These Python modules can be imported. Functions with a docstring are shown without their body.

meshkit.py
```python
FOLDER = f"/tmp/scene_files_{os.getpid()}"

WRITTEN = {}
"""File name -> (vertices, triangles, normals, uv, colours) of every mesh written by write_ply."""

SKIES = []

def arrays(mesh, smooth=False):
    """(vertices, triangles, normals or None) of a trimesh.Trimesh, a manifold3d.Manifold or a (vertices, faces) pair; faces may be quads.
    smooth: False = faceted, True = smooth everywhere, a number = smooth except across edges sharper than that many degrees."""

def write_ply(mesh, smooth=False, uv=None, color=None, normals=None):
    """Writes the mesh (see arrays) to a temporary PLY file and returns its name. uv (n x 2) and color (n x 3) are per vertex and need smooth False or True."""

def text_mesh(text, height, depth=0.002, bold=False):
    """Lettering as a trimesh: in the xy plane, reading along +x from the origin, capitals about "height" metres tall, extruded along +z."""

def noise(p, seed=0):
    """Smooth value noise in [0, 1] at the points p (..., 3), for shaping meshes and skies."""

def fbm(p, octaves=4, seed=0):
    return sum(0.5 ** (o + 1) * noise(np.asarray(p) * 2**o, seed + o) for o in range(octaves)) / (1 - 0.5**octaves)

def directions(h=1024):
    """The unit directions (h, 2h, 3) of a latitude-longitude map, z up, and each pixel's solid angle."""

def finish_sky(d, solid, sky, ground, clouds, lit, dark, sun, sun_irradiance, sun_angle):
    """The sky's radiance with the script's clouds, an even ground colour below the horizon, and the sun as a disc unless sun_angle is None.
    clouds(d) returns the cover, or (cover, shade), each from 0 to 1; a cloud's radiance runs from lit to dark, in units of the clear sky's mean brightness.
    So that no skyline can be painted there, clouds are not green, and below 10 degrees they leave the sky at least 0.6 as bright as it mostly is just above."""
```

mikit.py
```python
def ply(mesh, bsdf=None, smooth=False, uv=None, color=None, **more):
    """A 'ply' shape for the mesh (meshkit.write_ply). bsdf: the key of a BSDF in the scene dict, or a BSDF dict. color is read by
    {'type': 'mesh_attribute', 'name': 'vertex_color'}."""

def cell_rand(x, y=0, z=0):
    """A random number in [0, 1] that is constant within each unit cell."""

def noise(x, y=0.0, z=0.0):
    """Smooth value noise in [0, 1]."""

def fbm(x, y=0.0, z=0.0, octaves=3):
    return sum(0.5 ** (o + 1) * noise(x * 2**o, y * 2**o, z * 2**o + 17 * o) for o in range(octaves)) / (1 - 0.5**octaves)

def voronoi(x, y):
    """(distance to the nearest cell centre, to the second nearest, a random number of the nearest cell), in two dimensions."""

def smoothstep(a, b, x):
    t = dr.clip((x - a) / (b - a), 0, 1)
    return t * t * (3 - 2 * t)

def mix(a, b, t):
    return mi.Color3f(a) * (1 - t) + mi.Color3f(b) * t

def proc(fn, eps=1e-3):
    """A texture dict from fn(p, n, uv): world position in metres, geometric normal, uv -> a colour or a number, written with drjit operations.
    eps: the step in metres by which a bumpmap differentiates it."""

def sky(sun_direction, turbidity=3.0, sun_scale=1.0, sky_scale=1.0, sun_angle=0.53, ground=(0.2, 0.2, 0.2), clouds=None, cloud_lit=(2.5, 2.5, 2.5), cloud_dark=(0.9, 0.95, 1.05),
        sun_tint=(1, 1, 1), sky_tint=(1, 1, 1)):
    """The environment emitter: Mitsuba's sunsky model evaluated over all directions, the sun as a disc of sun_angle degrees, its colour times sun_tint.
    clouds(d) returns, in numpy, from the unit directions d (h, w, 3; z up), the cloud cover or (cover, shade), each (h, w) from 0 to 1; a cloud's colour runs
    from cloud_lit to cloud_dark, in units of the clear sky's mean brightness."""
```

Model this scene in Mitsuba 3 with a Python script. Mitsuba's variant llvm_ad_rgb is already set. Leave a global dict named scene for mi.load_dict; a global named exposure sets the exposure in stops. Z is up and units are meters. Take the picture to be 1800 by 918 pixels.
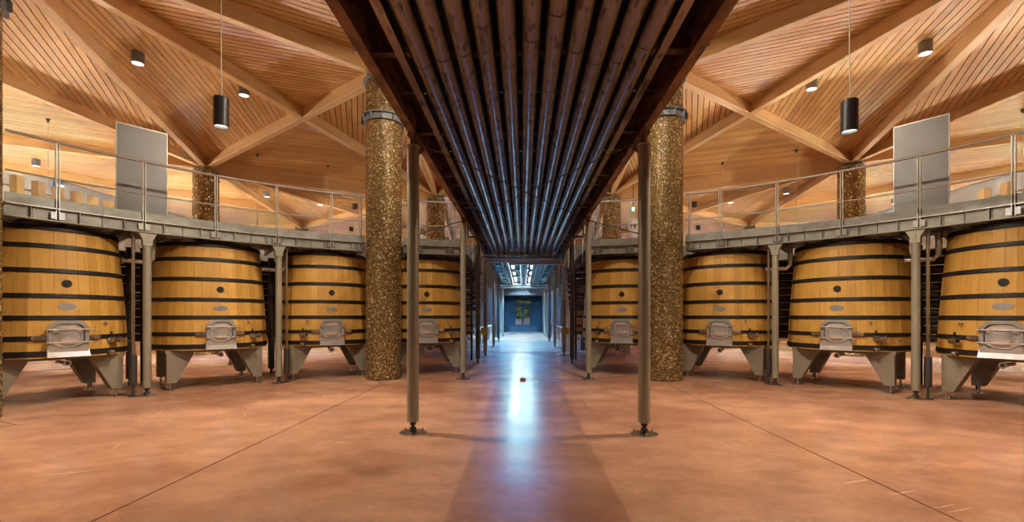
import math, random
import numpy as np
import drjit as dr
import mitsuba as mi
import trimesh
from shapely.geometry import Polygon, LineString, Point, box as sbox
from shapely.ops import polygonize, unary_union
import mikit
from mikit import noise, fbm, cell_rand, smoothstep, mix

scene, labels = {}, {}
T = mi.ScalarTransform4f
rng = random.Random(7)

# ------------------------------------------------------------------ camera, light, exposure
F_PX, CAM, HZ, YAW = 823.6, (-0.025, -3.16, 1.5), 554.6, math.atan2(19, 823.6)
tgt = [CAM[0] - math.sin(YAW), CAM[1] + math.cos(YAW), CAM[2]]
scene['camera'] = {
    'type': 'perspective', 'fov_axis': 'x', 'fov': 2 * math.degrees(math.atan(900 / F_PX)),
    'principal_point_offset_y': (459 - HZ) / 918,
    'near_clip': 0.05, 'far_clip': 300.0,
    'to_world': T().look_at(origin=list(CAM), target=tgt, up=[0, 0, 1])}
exposure = 0.0
WARM = (1.0, 0.85, 0.65)
COOL = (0.085, 0.39, 1.0)
POWER = {'pendant': 105.0, 'inner': 53.0, 'pool': 55.0, 'wall': 330.0, 'downlight': 110.0, 'outer': 330.0, 'up': 120.0, 'uplight': 36.0, 'tube': 1750.0}
# daylight on the hedge outside the far door
scene['sun'] = {'type': 'directional', 'direction': [0.25, 0.75, -0.62], 'irradiance': {'type': 'rgb', 'value': [150.0, 140.0, 115.0]}}

# ------------------------------------------------------------------ naming helpers
def uniq(name, parent=None):
    base = name if parent is None else parent + '__' + name
    if base not in USED:
        USED.add(base); return base
    n = COUNT.get(base, 0) + 1
    COUNT[base] = n
    key = f'{base}_{n:03d}'
    USED.add(key)
    return key
USED, COUNT = set(), {}

def tag(key, label=None, cat=None, group=None, kind=None):
    d = labels.setdefault(key, {})
    for k, v in (('label', label), ('category', cat), ('group', group), ('kind', kind)):
        if v: d[k] = v
    return key

def thing(name, label, cat, group=None, kind=None):
    return tag(uniq(name), label, cat, group, kind)

def put(name, mesh, mat, parent=None, label=None, cat=None, group=None, kind=None, smooth=False, uv=None, color=None, tw=None, **more):
    key = uniq(name, parent)
    d = mesh if isinstance(mesh, dict) else mikit.ply(mesh, mat, smooth=smooth, uv=uv, color=color)
    d = dict(d)
    if tw is not None: d['to_world'] = tw
    d.update(more)
    scene[key] = d
    if label or cat or group or kind: tag(key, label, cat, group, kind)
    return key

def cheap(mesh, mat, smooth=False, uv=None):
    return mikit.ply(mesh, mat, smooth=smooth, uv=uv)

# ------------------------------------------------------------------ mesh helpers: meshes are (V, F)
def cat(ms):
    V, F, o = [], [], 0
    for v, f in ms:
        V.append(np.asarray(v, float)); F.append(np.asarray(f, int) + o); o += len(v)
    return np.vstack(V), np.vstack(F)

BOXF = np.array([[0,2,1],[0,3,2],[4,5,6],[4,6,7],[0,1,5],[0,5,4],[1,2,6],[1,6,5],[2,3,7],[2,7,6],[3,0,4],[3,4,7]])
def box(x0, x1, y0, y1, z0, z1):
    return np.array([[x0,y0,z0],[x1,y0,z0],[x1,y1,z0],[x0,y1,z0],[x0,y0,z1],[x1,y0,z1],[x1,y1,z1],[x0,y1,z1]], float), BOXF

def xf(m, M):
    v, f = m
    return np.asarray(v) @ M[:3, :3].T + M[:3, 3], f

def rotz(a, t=(0, 0, 0)):
    M = np.eye(4); c, s = math.cos(a), math.sin(a)
    M[:2, :2] = [[c, -s], [s, c]]; M[:3, 3] = t
    return M

def prism(poly, d, axis='z', o=0.0):
    """convex or simple polygon (list of 2-D points) extruded by d along the axis from o."""
    p = Polygon(poly)
    if p.exterior.is_ccw is False: p = Polygon(list(p.exterior.coords)[::-1], [list(h.coords) for h in p.interiors])
    m = trimesh.creation.extrude_polygon(p, d, engine='earcut')
    v = np.array(m.vertices)
    if axis == 'z': v = v + [0, 0, o]
    elif axis == 'y': v = np.stack([v[:, 0], o + v[:, 2], v[:, 1]], 1)
    elif axis == 'x': v = np.stack([o + v[:, 2], v[:, 0], v[:, 1]], 1)
    f = np.array(m.faces)
    if axis == 'y': f = f[:, ::-1]
    return v, f

def prism_h(p, d, axis='y', o=0.0):
    """shapely polygon with holes extruded."""
    m = trimesh.creation.extrude_polygon(p, d, engine='earcut')
    v = np.array(m.vertices); f = np.array(m.faces)
    if axis == 'y': v = np.stack([v[:, 0], o + v[:, 2], v[:, 1]], 1); f = f[:, ::-1]
    elif axis == 'z': v = v + [0, 0, o]
    return v, f

def frame_of(d):
    d = np.asarray(d, float); d = d / np.linalg.norm(d)
    a = np.array([0, 0, 1.0]) if abs(d[2]) < 0.95 else np.array([1.0, 0, 0])
    u = np.cross(a, d); u /= np.linalg.norm(u)
    return d, u, np.cross(d, u)

def bar(p, q, w, h):
    """rectangular bar from p to q: w across (horizontal), h up."""
    p, q = np.asarray(p, float), np.asarray(q, float)
    d, u, v = frame_of(q - p)
    c = [u * (-w / 2) + v * (-h / 2), u * (w / 2) + v * (-h / 2), u * (w / 2) + v * (h / 2), u * (-w / 2) + v * (h / 2)]
    return np.array([p + k for k in c] + [q + k for k in c]), BOXF

def tube(pts, r, n=12, caps=True):
    pts = [np.asarray(p, float) for p in pts]
    V, F = [], []
    u0 = None
    for i, p in enumerate(pts):
        d = pts[min(i + 1, len(pts) - 1)] - pts[max(i - 1, 0)]
        d, u, v = frame_of(d)
        if u0 is not None:
            u = u0 - d * np.dot(u0, d); u /= np.linalg.norm(u); v = np.cross(d, u)
        u0 = u
        a = np.arange(n) / n * 2 * math.pi
        V.append(p + r * (np.cos(a)[:, None] * u + np.sin(a)[:, None] * v))
    for i in range(len(pts) - 1):
        for k in range(n):
            a, b = i * n + k, i * n + (k + 1) % n
            F += [[a, b, b + n], [a, b + n, a + n]]
    V = np.vstack(V)
    if caps:
        o = len(V); V = np.vstack([V, pts[0], pts[-1]])
        for k in range(n):
            F += [[o, (k + 1) % n, k], [o + 1, o - n + k, o - n + (k + 1) % n]]
    return V, np.array(F)

def cyl(x, y, z0, z1, r, n=24):
    return lathe([(0, z0), (r, z0), (r, z1), (0, z1)], n, (x, y, 0))

def lathe(prof, n=32, o=(0, 0, 0), a0=0.0, a1=2 * math.pi):
    full = abs(a1 - a0 - 2 * math.pi) < 1e-6
    m = n if full else n + 1
    a = a0 + np.arange(m) / n * (a1 - a0)
    V = np.vstack([np.stack([r * np.cos(a), r * np.sin(a), np.full(m, z)], 1) for r, z in prof]) + np.asarray(o, float)
    F = []
    for i in range(len(prof) - 1):
        for k in range(n):
            p, q = i * m + k, i * m + (k + 1) % m
            if prof[i][0] > 1e-9: F.append([p, q, q + m] if prof[i+1][0] > 1e-9 else [p, q, p + m])
            if prof[i+1][0] > 1e-9: F.append([p, q + m, p + m])
    return V, np.array(F)

def arc(pc, r, a0, a1, n=8):
    return [(pc[0] + r * math.cos(a0 + (a1 - a0) * k / n), pc[1] + r * math.sin(a0 + (a1 - a0) * k / n)) for k in range(n + 1)]

def pol(R, deg, z=0.0):
    a = math.radians(deg); return np.array([R * math.sin(a), R * math.cos(a), z])

def arcsweep(prof, R, d0, d1, n):
    """profile of (dr, z) closed polygon swept along the ring of radius R from angle d0 to d1 degrees (clockwise from +y)."""
    m = len(prof); V, F = [], []
    for k in range(n + 1):
        a = math.radians(d0 + (d1 - d0) * k / n)
        for dr_, z in prof: V.append([(R + dr_) * math.sin(a), (R + dr_) * math.cos(a), z])
    for k in range(n):
        for j in range(m):
            a, b = k * m + j, k * m + (j + 1) % m
            F += [[a, b, b + m], [a, b + m, a + m]]
    for j in range(1, m - 1):
        F += [[0, j + 1, j], [n * m, n * m + j, n * m + j + 1]]
    return np.array(V), np.array(F)

def rect(a0, a1, z0, z1): return [(a0, z0), (a1, z0), (a1, z1), (a0, z1)]

# ------------------------------------------------------------------ materials
def two(b): return {'type': 'twosided', 'bsdf': b}
def rgb(*c): return {'type': 'rgb', 'value': list(c)}
def pr(color, rough, metal=0.0, spec=0.5, **k):
    c = color if isinstance(color, dict) else rgb(*color)
    return two({'type': 'principled', 'base_color': c, 'roughness': rough if isinstance(rough, dict) else float(rough), 'metallic': float(metal), 'specular': float(spec), **k})

def plank_fn(p, n, uv):
    i = dr.floor(uv.y)
    t = cell_rand(i, 3)
    g = fbm(uv.x * 1.3 + t * 40, (uv.y - i) * 9 + i * 7, 0, 3)
    fine = noise(uv.x * 4 + t * 9, (uv.y - i) * 60, 2.0)
    c = mix((0.45, 0.215, 0.060), (0.65, 0.35, 0.125), t * 0.8 + g * 0.2)
    return c * (0.93 + 0.09 * fine + 0.05 * g)
def beam_fn(p, n, uv):
    lam = dr.floor(uv.y * 10)
    t = cell_rand(lam, dr.floor(uv.x * 0.4), 5)
    g = fbm(uv.x * 1.2, uv.y * 40, 1, 3)
    return mix((0.55, 0.31, 0.115), (0.68, 0.41, 0.175), t * 0.5 + g * 0.5)
def stave_fn(p, n, uv):
    i = dr.floor(uv.y)
    v = uv.y - i
    t = cell_rand(i, dr.floor(p.x * 0.37 + 40), 11)
    g = fbm(uv.x * 0.8 + t * 30, v * 14 + i * 5, 3, 3)
    fine = noise(uv.x * 3 + t * 17, v * 70, 4.0)
    spot = smoothstep(0.70, 0.9, noise(uv.x * 2.2 + i * 3.7, v * 5, 8.0))
    c = mix((0.34, 0.172, 0.030), (0.53, 0.305, 0.074), t * 0.7 + g * 0.4)
    c = c * (0.86 + 0.2 * fine)
    return mix(c, c * 0.72, spot * 0.5)
def floor_fn(p, n, uv):
    r = dr.sqrt(p.x * p.x + p.y * p.y)
    a = fbm(p.x * 0.55, p.y * 0.8, 0, 4)
    b = fbm(p.x * 2.1 + 9, p.y * 3.1, 4, 4)
    c = mix((0.215, 0.098, 0.060), (0.37, 0.198, 0.124), smoothstep(0.25, 0.78, a * 0.6 + b * 0.45))
    s1 = noise(p.x * 1.1 + p.y * 0.6, p.y * 44 - p.x * 15, 3.0)
    s2 = noise(p.x * 44 + p.y * 20, p.y * 1.3 - p.x * 0.5, 6.0)
    scr = smoothstep(0.93, 0.985, s1) * smoothstep(0.5, 0.8, noise(p.x * 0.9, p.y * 0.9, 5)) + smoothstep(0.94, 0.99, s2) * smoothstep(0.55, 0.8, noise(p.x * 0.8 + 5, p.y * 0.8, 9))
    dark = smoothstep(0.6, 0.85, fbm(p.x * 1.3 + 30, p.y * 2.2 + 7, 2, 3))
    c = mix(c, c * 0.7, dark * 0.5)
    s3 = noise(p.x * 4 - p.y * 52, p.y * 2 + p.x * 1.5, 12.0)
    scr = scr + smoothstep(0.95, 0.99, s3) * smoothstep(0.55, 0.8, noise(p.x * 1.1 + 15, p.y * 1.1, 19))
    grit = noise(p.x * 38, p.y * 38, 21) * 0.5 + noise(p.x * 13, p.y * 17, 23) * 0.5
    c = c * (0.90 + 0.2 * grit)
    return mix(c, mi.Color3f(0.66, 0.47, 0.34), dr.clip(scr, 0, 1) * 0.5)
def floor_rough(p, n, uv):
    return 0.15 + 0.15 * fbm(p.x * 1.7, p.y * 2.3, 3, 3)
def concrete_fn(p, n, uv):
    a = fbm(p.x * 0.7 + p.y * 0.7, p.z * 1.4, 1, 4)
    return mix((0.26, 0.26, 0.235), (0.40, 0.395, 0.36), a)
def rust_fn(p, n, uv):
    a = fbm(p.x * 9, p.y * 5, p.z * 9, 4)
    return mix((0.085, 0.043, 0.018), (0.22, 0.11, 0.042), smoothstep(0.3, 0.75, a))
def pipe_fn(p, n, uv):
    a = fbm(p.x * 22, p.y * 7, p.z * 22, 4)
    return mix((0.30, 0.25, 0.235), (0.13, 0.10, 0.09), smoothstep(0.52, 0.72, a))
def steel_fn(p, n, uv):
    a = fbm(p.x * 3 + p.y * 2, p.z * 2, p.y * 3, 3)
    return mix((0.25, 0.235, 0.18), (0.33, 0.31, 0.24), a)
def zinc_fn(p, n, uv):
    a = fbm(p.x * 5, p.y * 5, p.z * 7, 4)
    return mix((0.175, 0.178, 0.155), (0.26, 0.262, 0.235), smoothstep(0.25, 0.75, a))
def hedge_fn(p, n, uv):
    a = noise(p.x * 8, p.y * 8, p.z * 8)
    return mix((0.10, 0.17, 0.02), (0.42, 0.50, 0.12), a)

scene.update({
    'm_plank': pr(mikit.proc(plank_fn), 0.42, 0, 0.35),
    'm_beam': pr(mikit.proc(beam_fn), 0.45, 0, 0.3),
    'm_stave': pr(mikit.proc(stave_fn), 0.5, 0, 0.3),
    'm_floor': pr(mikit.proc(floor_fn), mikit.proc(floor_rough), 0, 0.55),
    'm_concrete': pr(mikit.proc(concrete_fn), 0.8, 0, 0.2),
    'm_rust': pr(mikit.proc(rust_fn), 0.55, 0, 0.35),
    'm_pipe': pr(mikit.proc(pipe_fn), 0.27, 1.0),
    'm_post': pr(mikit.proc(steel_fn), 0.36, 0.45),
    'm_zinc': pr(mikit.proc(zinc_fn), 0.40, 0.35),
    'm_legs': pr((0.215, 0.185, 0.14), 0.5, 0.25),
    'm_steel': pr((0.62, 0.60, 0.56), 0.25, 1.0),
    'm_bright': pr((0.84, 0.845, 0.84), 0.13, 0.8),
    'm_tank': pr((0.62, 0.66, 0.70), 0.22, 1.0),
    'm_rail': pr((0.46, 0.46, 0.44), 0.30, 0.8),
    'm_panel': pr((0.20, 0.20, 0.20), 0.34, 0.35),
    'm_hoop': pr((0.010, 0.009, 0.009), 0.5, 0, 0.25),
    'm_black': pr((0.012, 0.011, 0.010), 0.6, 0, 0.3),
    'm_dark': pr((0.045, 0.04, 0.036), 0.5, 0.3, 0.4),
    'm_lampbody': pr((0.03, 0.032, 0.034), 0.35, 0.4, 0.5),
    'm_collar': pr((0.13, 0.14, 0.15), 0.45, 0.2, 0.4),
    'm_gusset': pr((0.20, 0.215, 0.165), 0.5, 0.2, 0.4),
    'm_gold': two({'type': 'principled', 'base_color': {'type': 'mesh_attribute', 'name': 'vertex_color'}, 'roughness': 0.20, 'metallic': 0.65}),
    'm_grout': pr((0.055, 0.032, 0.018), 0.7, 0, 0.3),
    'm_red': pr((0.50, 0.07, 0.045), 0.4, 0, 0.5),
    'm_timber': pr((0.72, 0.50, 0.22), 0.5, 0, 0.3),
    'm_white': pr((0.78, 0.78, 0.76), 0.5, 0, 0.4),
    'm_cord': pr((0.62, 0.58, 0.50), 0.6, 0, 0.3),
    'm_wallpaint': pr((0.12, 0.12, 0.115), 0.7, 0, 0.3),
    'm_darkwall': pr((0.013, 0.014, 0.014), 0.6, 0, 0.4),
    'm_copper': pr((0.55, 0.28, 0.16), 0.4, 0.6),
    'm_blue': pr((0.03, 0.16, 0.5), 0.4, 0, 0.5),
    'm_green': pr((0.02, 0.35, 0.10), 0.4, 0, 0.5),
    'm_yellow': pr((0.80, 0.62, 0.03), 0.5, 0, 0.5),
    'm_hedge': pr(mikit.proc(hedge_fn), 0.7, 0, 0.3),
    'm_terrace': pr((0.62, 0.40, 0.28), 0.8, 0, 0.2),
    'm_pane': {'type': 'thindielectric', 'int_ior': 1.5},
})

def area(c, k, w=0.05): return {'emitter': {'type': 'area', 'radiance': rgb(*(x * k for x in c)), 'sampling_weight': w}}

# ------------------------------------------------------------------ floor: poured slabs between saw-cut joints
WX, WY0, WY1 = 20.5, -14.0, 37.0
CUT = 0.007
bounds = sbox(-WX, WY0, WX, WY1)
inner_c = Point(0, 0).buffer(7.62, 96)
joints = [LineString([pol(7.62, 24.0)[:2], pol(7.62, 155)[:2]]), LineString([pol(7.62, -24.0)[:2], pol(7.62, -155)[:2]])]
for d in (24, -24, 66, -66, 108, -108, 155, -155): joints.append(LineString([pol(7.62, d)[:2], pol(40, d)[:2]]))
cuts = unary_union([j.buffer(CUT) for j in joints] + [inner_c.exterior.buffer(CUT)])
slabs = bounds.difference(cuts)
fl = uniq('floor'); tag(fl, 'polished red-brown concrete floor with thin saw-cut joints', kind='structure')
for g in sorted(slabs.geoms, key=lambda g: -g.area):
    if g.area < 0.02: continue
    put('slab', prism_h(g.simplify(0.002), 0.06, 'z', -0.06), 'm_floor', fl)
put('joint_bed', box(-WX, WX, WY0, WY1, -0.12, -0.058), 'm_black', fl)
put('red_line', arcsweep(rect(-0.09, 0.09, -0.03, 0.006), 16.0, -62, 62, 90), 'm_red', None, 'red line curving across the floor behind the vats and the aisle', 'floor line')

# ------------------------------------------------------------------ walls
put('wall_left', box(-WX - 0.25, -WX, WY0, WY1, -0.12, 7.6), 'm_concrete', None, 'grey concrete side wall on the left', kind='structure')
put('wall_right', box(WX, WX + 0.25, WY0, WY1, -0.12, 7.6), 'm_concrete', None, 'grey concrete side wall on the right', kind='structure')
put('wall_rear', box(-WX, WX, WY0 - 0.25, WY0, -0.12, 7.6), 'm_concrete', None, 'concrete wall behind the viewer', kind='structure')
HX, HZT = 1.66, 3.22
put('wall_back', cat([box(-WX, -HX, WY1, WY1 + 0.2, -0.12, 7.6), box(HX, WX, WY1, WY1 + 0.2, -0.12, 7.6), box(-HX, HX, WY1, WY1 + 0.2, HZT, 7.6)]),
    'm_wallpaint', None, 'pale back wall around the aisle opening', kind='structure')
VE = 40.9
hall = thing('vestibule', 'dark vestibule with steps at the far end of the aisle', None, kind='structure')
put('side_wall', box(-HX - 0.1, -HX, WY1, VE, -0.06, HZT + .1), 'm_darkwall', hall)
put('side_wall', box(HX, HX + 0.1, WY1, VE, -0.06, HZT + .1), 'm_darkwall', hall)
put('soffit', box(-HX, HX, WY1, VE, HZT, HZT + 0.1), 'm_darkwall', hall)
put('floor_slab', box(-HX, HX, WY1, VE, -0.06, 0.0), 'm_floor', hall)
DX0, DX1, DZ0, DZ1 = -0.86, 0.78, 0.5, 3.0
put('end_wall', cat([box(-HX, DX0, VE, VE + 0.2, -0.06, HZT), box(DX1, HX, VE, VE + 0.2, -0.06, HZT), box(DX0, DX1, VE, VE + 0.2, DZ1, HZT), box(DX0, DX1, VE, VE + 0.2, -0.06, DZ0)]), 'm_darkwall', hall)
for k in range(3):
    put('step', box(-1.25, 1.25, VE - 0.30 * (3 - k), VE, 0.166 * k, 0.166 * (k + 1)), 'm_dark', hall)
dk = uniq('door_1'); tag(dk, 'glazed double door with a transom light at the end of the aisle', 'door', kind='structure')
fr = [box(DX0, DX0 + .08, VE + .05, VE + .13, DZ0, DZ1), box(DX1 - .08, DX1, VE + .05, VE + .13, DZ0, DZ1), box(DX0 + .08, DX1 - .08, VE + .05, VE + .13, DZ1 - .07, DZ1),
      box(DX0 + .08, DX1 - .08, VE + .05, VE + .13, 2.40, 2.52)]
put('frame', cat(fr), 'm_black', dk)
dm = (DX0 + DX1) / 2
for s, (a, b) in enumerate(((DX0 + .08, dm - .005), (dm + .005, DX1 - .08))):
    lf = put('leaf', cat([box(a, a + .07, VE + .06, VE + .11, DZ0, 2.39), box(b - .07, b, VE + .06, VE + .11, DZ0, 2.39), box(a + .07, b - .07, VE + .06, VE + .11, 2.31, 2.39), box(a + .07, b - .07, VE + .06, VE + .11, DZ0, DZ0 + .1)]), 'm_black', dk)
    put('pane', (np.array([[a + .07, VE + .085, DZ0 + .1], [b - .07, VE + .085, DZ0 + .1], [b - .07, VE + .085, 2.31], [a + .07, VE + .085, 2.31]]), np.array([[0, 1, 2], [0, 2, 3]])), 'm_pane', lf)
    put('handle', tube([(dm + (s * 2 - 1) * .05, VE + .02, 1.35), (dm + (s * 2 - 1) * .05, VE + .02, 1.75)], .012, 8), 'm_steel', lf, smooth=40)
put('transom_pane', (np.array([[DX0 + .08, VE + .085, 2.52], [DX1 - .08, VE + .085, 2.52], [DX1 - .08, VE + .085, DZ1 - .07], [DX0 + .08, VE + .085, DZ1 - .07]]), np.array([[0, 1, 2], [0, 2, 3]])), 'm_pane', dk)
# outside
put('terrace', box(-12, 12, VE + .2, 60, 0.38, 0.48), 'm_terrace', None, 'sunlit pinkish terrace outside the glass door', 'terrace', kind='structure')
put('garden_wall', box(-10, 10, 47.6, 47.85, 0.48, 1.22), 'm_terrace', None, 'low pink wall outside the glass door, below the hedge', 'wall')
hr = np.random.RandomState(3)
lv, lf_ = [], []
for k in range(2600):
    c = np.array([hr.uniform(-4, 4), 48.2 + hr.uniform(-.15, .15), hr.uniform(0.6, 4.4)])
    a, b = hr.normal(size=3), hr.normal(size=3)
    a *= .13 / np.linalg.norm(a); b *= .09 / np.linalg.norm(b)
    o = len(lv) * 1
    lv += [c - a, c + b, c + a, c - b]; lf_ += [[o, o + 1, o + 2], [o, o + 2, o + 3]]
hd = put('hedge', cat([(np.array(lv), np.array(lf_)), box(-4, 4, 48.35, 49, .48, 4.3)]), 'm_hedge', None, 'leafy green hedge outside the glass door at the end of the aisle', 'hedge')

# ------------------------------------------------------------------ ceiling: glulam lattice with board panels
ZB, ZP, BW = 7.15, 7.45, 0.21          # beam underside, board underside, beam width
A, Fc, D, E_, N3, Q, K = (3.30, 7.94), (8.10, 3.30), (12.25, 14.65), (4.17, 19.05), (14.5, 27.2), (5.6, 33.6), (13.25, 1.0)
W1, W2, W3 = (WX, 10.2), (WX, 14.5), (WX, 27.5)
def mx(p): return (-p[0], p[1])
half = [(A, Fc), (A, D), (Fc, E_), (A, E_), (Fc, D), (D, E_), (D, K), (D, W1), (W2, (13.55, 22.2)), (D, N3), (D, Q), (N3, E_), (Q, E_), (N3, W3), (N3, (18.5, WY1)), (Q, (9.5, WY1)), (Q, (2.6, WY1)), (Fc, K), (K, (WX, 1.0)),
        (Fc, (8.1, -3.3)), ((8.1, -3.3), (3.3, -7.94)), ((8.1, -3.3), (13.25, 1.0)), ((3.3, -7.94), (12.25, WY0)), ((8.1, -3.3), (12.25, WY0)), ((3.3, -7.94), (4.2, WY0))]
beams = []
for a, b in half: beams += [(a, b, 1), (mx(a), mx(b), -1)]
beams += [(A, mx(A), 0), (E_, mx(E_), 0), (E_, mx(A), 0), (mx(E_), A, 0), (Q, mx(Q), 0), ((3.3, -7.94), (-3.3, -7.94), 0), ((0, 7.94), (0, -7.94), 0)]
for a, b, s in beams:
    a, b = np.array(a), np.array(b)
    L = np.linalg.norm(b - a); d = (b - a) / L; nn = np.array([-d[1], d[0]])
    ch = .015; w = BW / 2
    zb = 6.87 if {tuple(np.abs(a)), tuple(np.abs(b))} == {D, E_} else ZB
    prof = [(-w, zb + ch), (-w + ch, zb), (w - ch, zb), (w, zb + ch), (w, 7.62), (-w, 7.62)]
    V, UV = [], []
    for e, P in ((0, a), (1, b)):
        for q, z in prof:
            V.append([P[0] + nn[0] * q, P[1] + nn[1] * q, z]); UV.append([e * L + rng.random() * 0, (z - ZB) + (q + 3)])
    m = len(prof); Fs = []
    for j in range(m):
        k = (j + 1) % m; Fs += [[j, j + m, k + m], [j, k + m, k]]
    for j in range(1, m - 1): Fs += [[0, j, j + 1], [m, m + j + 1, m + j]]
    mid = (a + b) / 2
    side = 'left' if mid[0] < -.05 else 'right' if mid[0] > .05 else 'centre'
    put('ceiling_beam', (np.array(V), np.array(Fs)), 'm_beam', None, f'pale glulam roof beam on the {side} of the ceiling lattice, about {round(float(np.hypot(*mid)))} metres from the hall centre', group=None, kind='structure', uv=np.array(UV))

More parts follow.
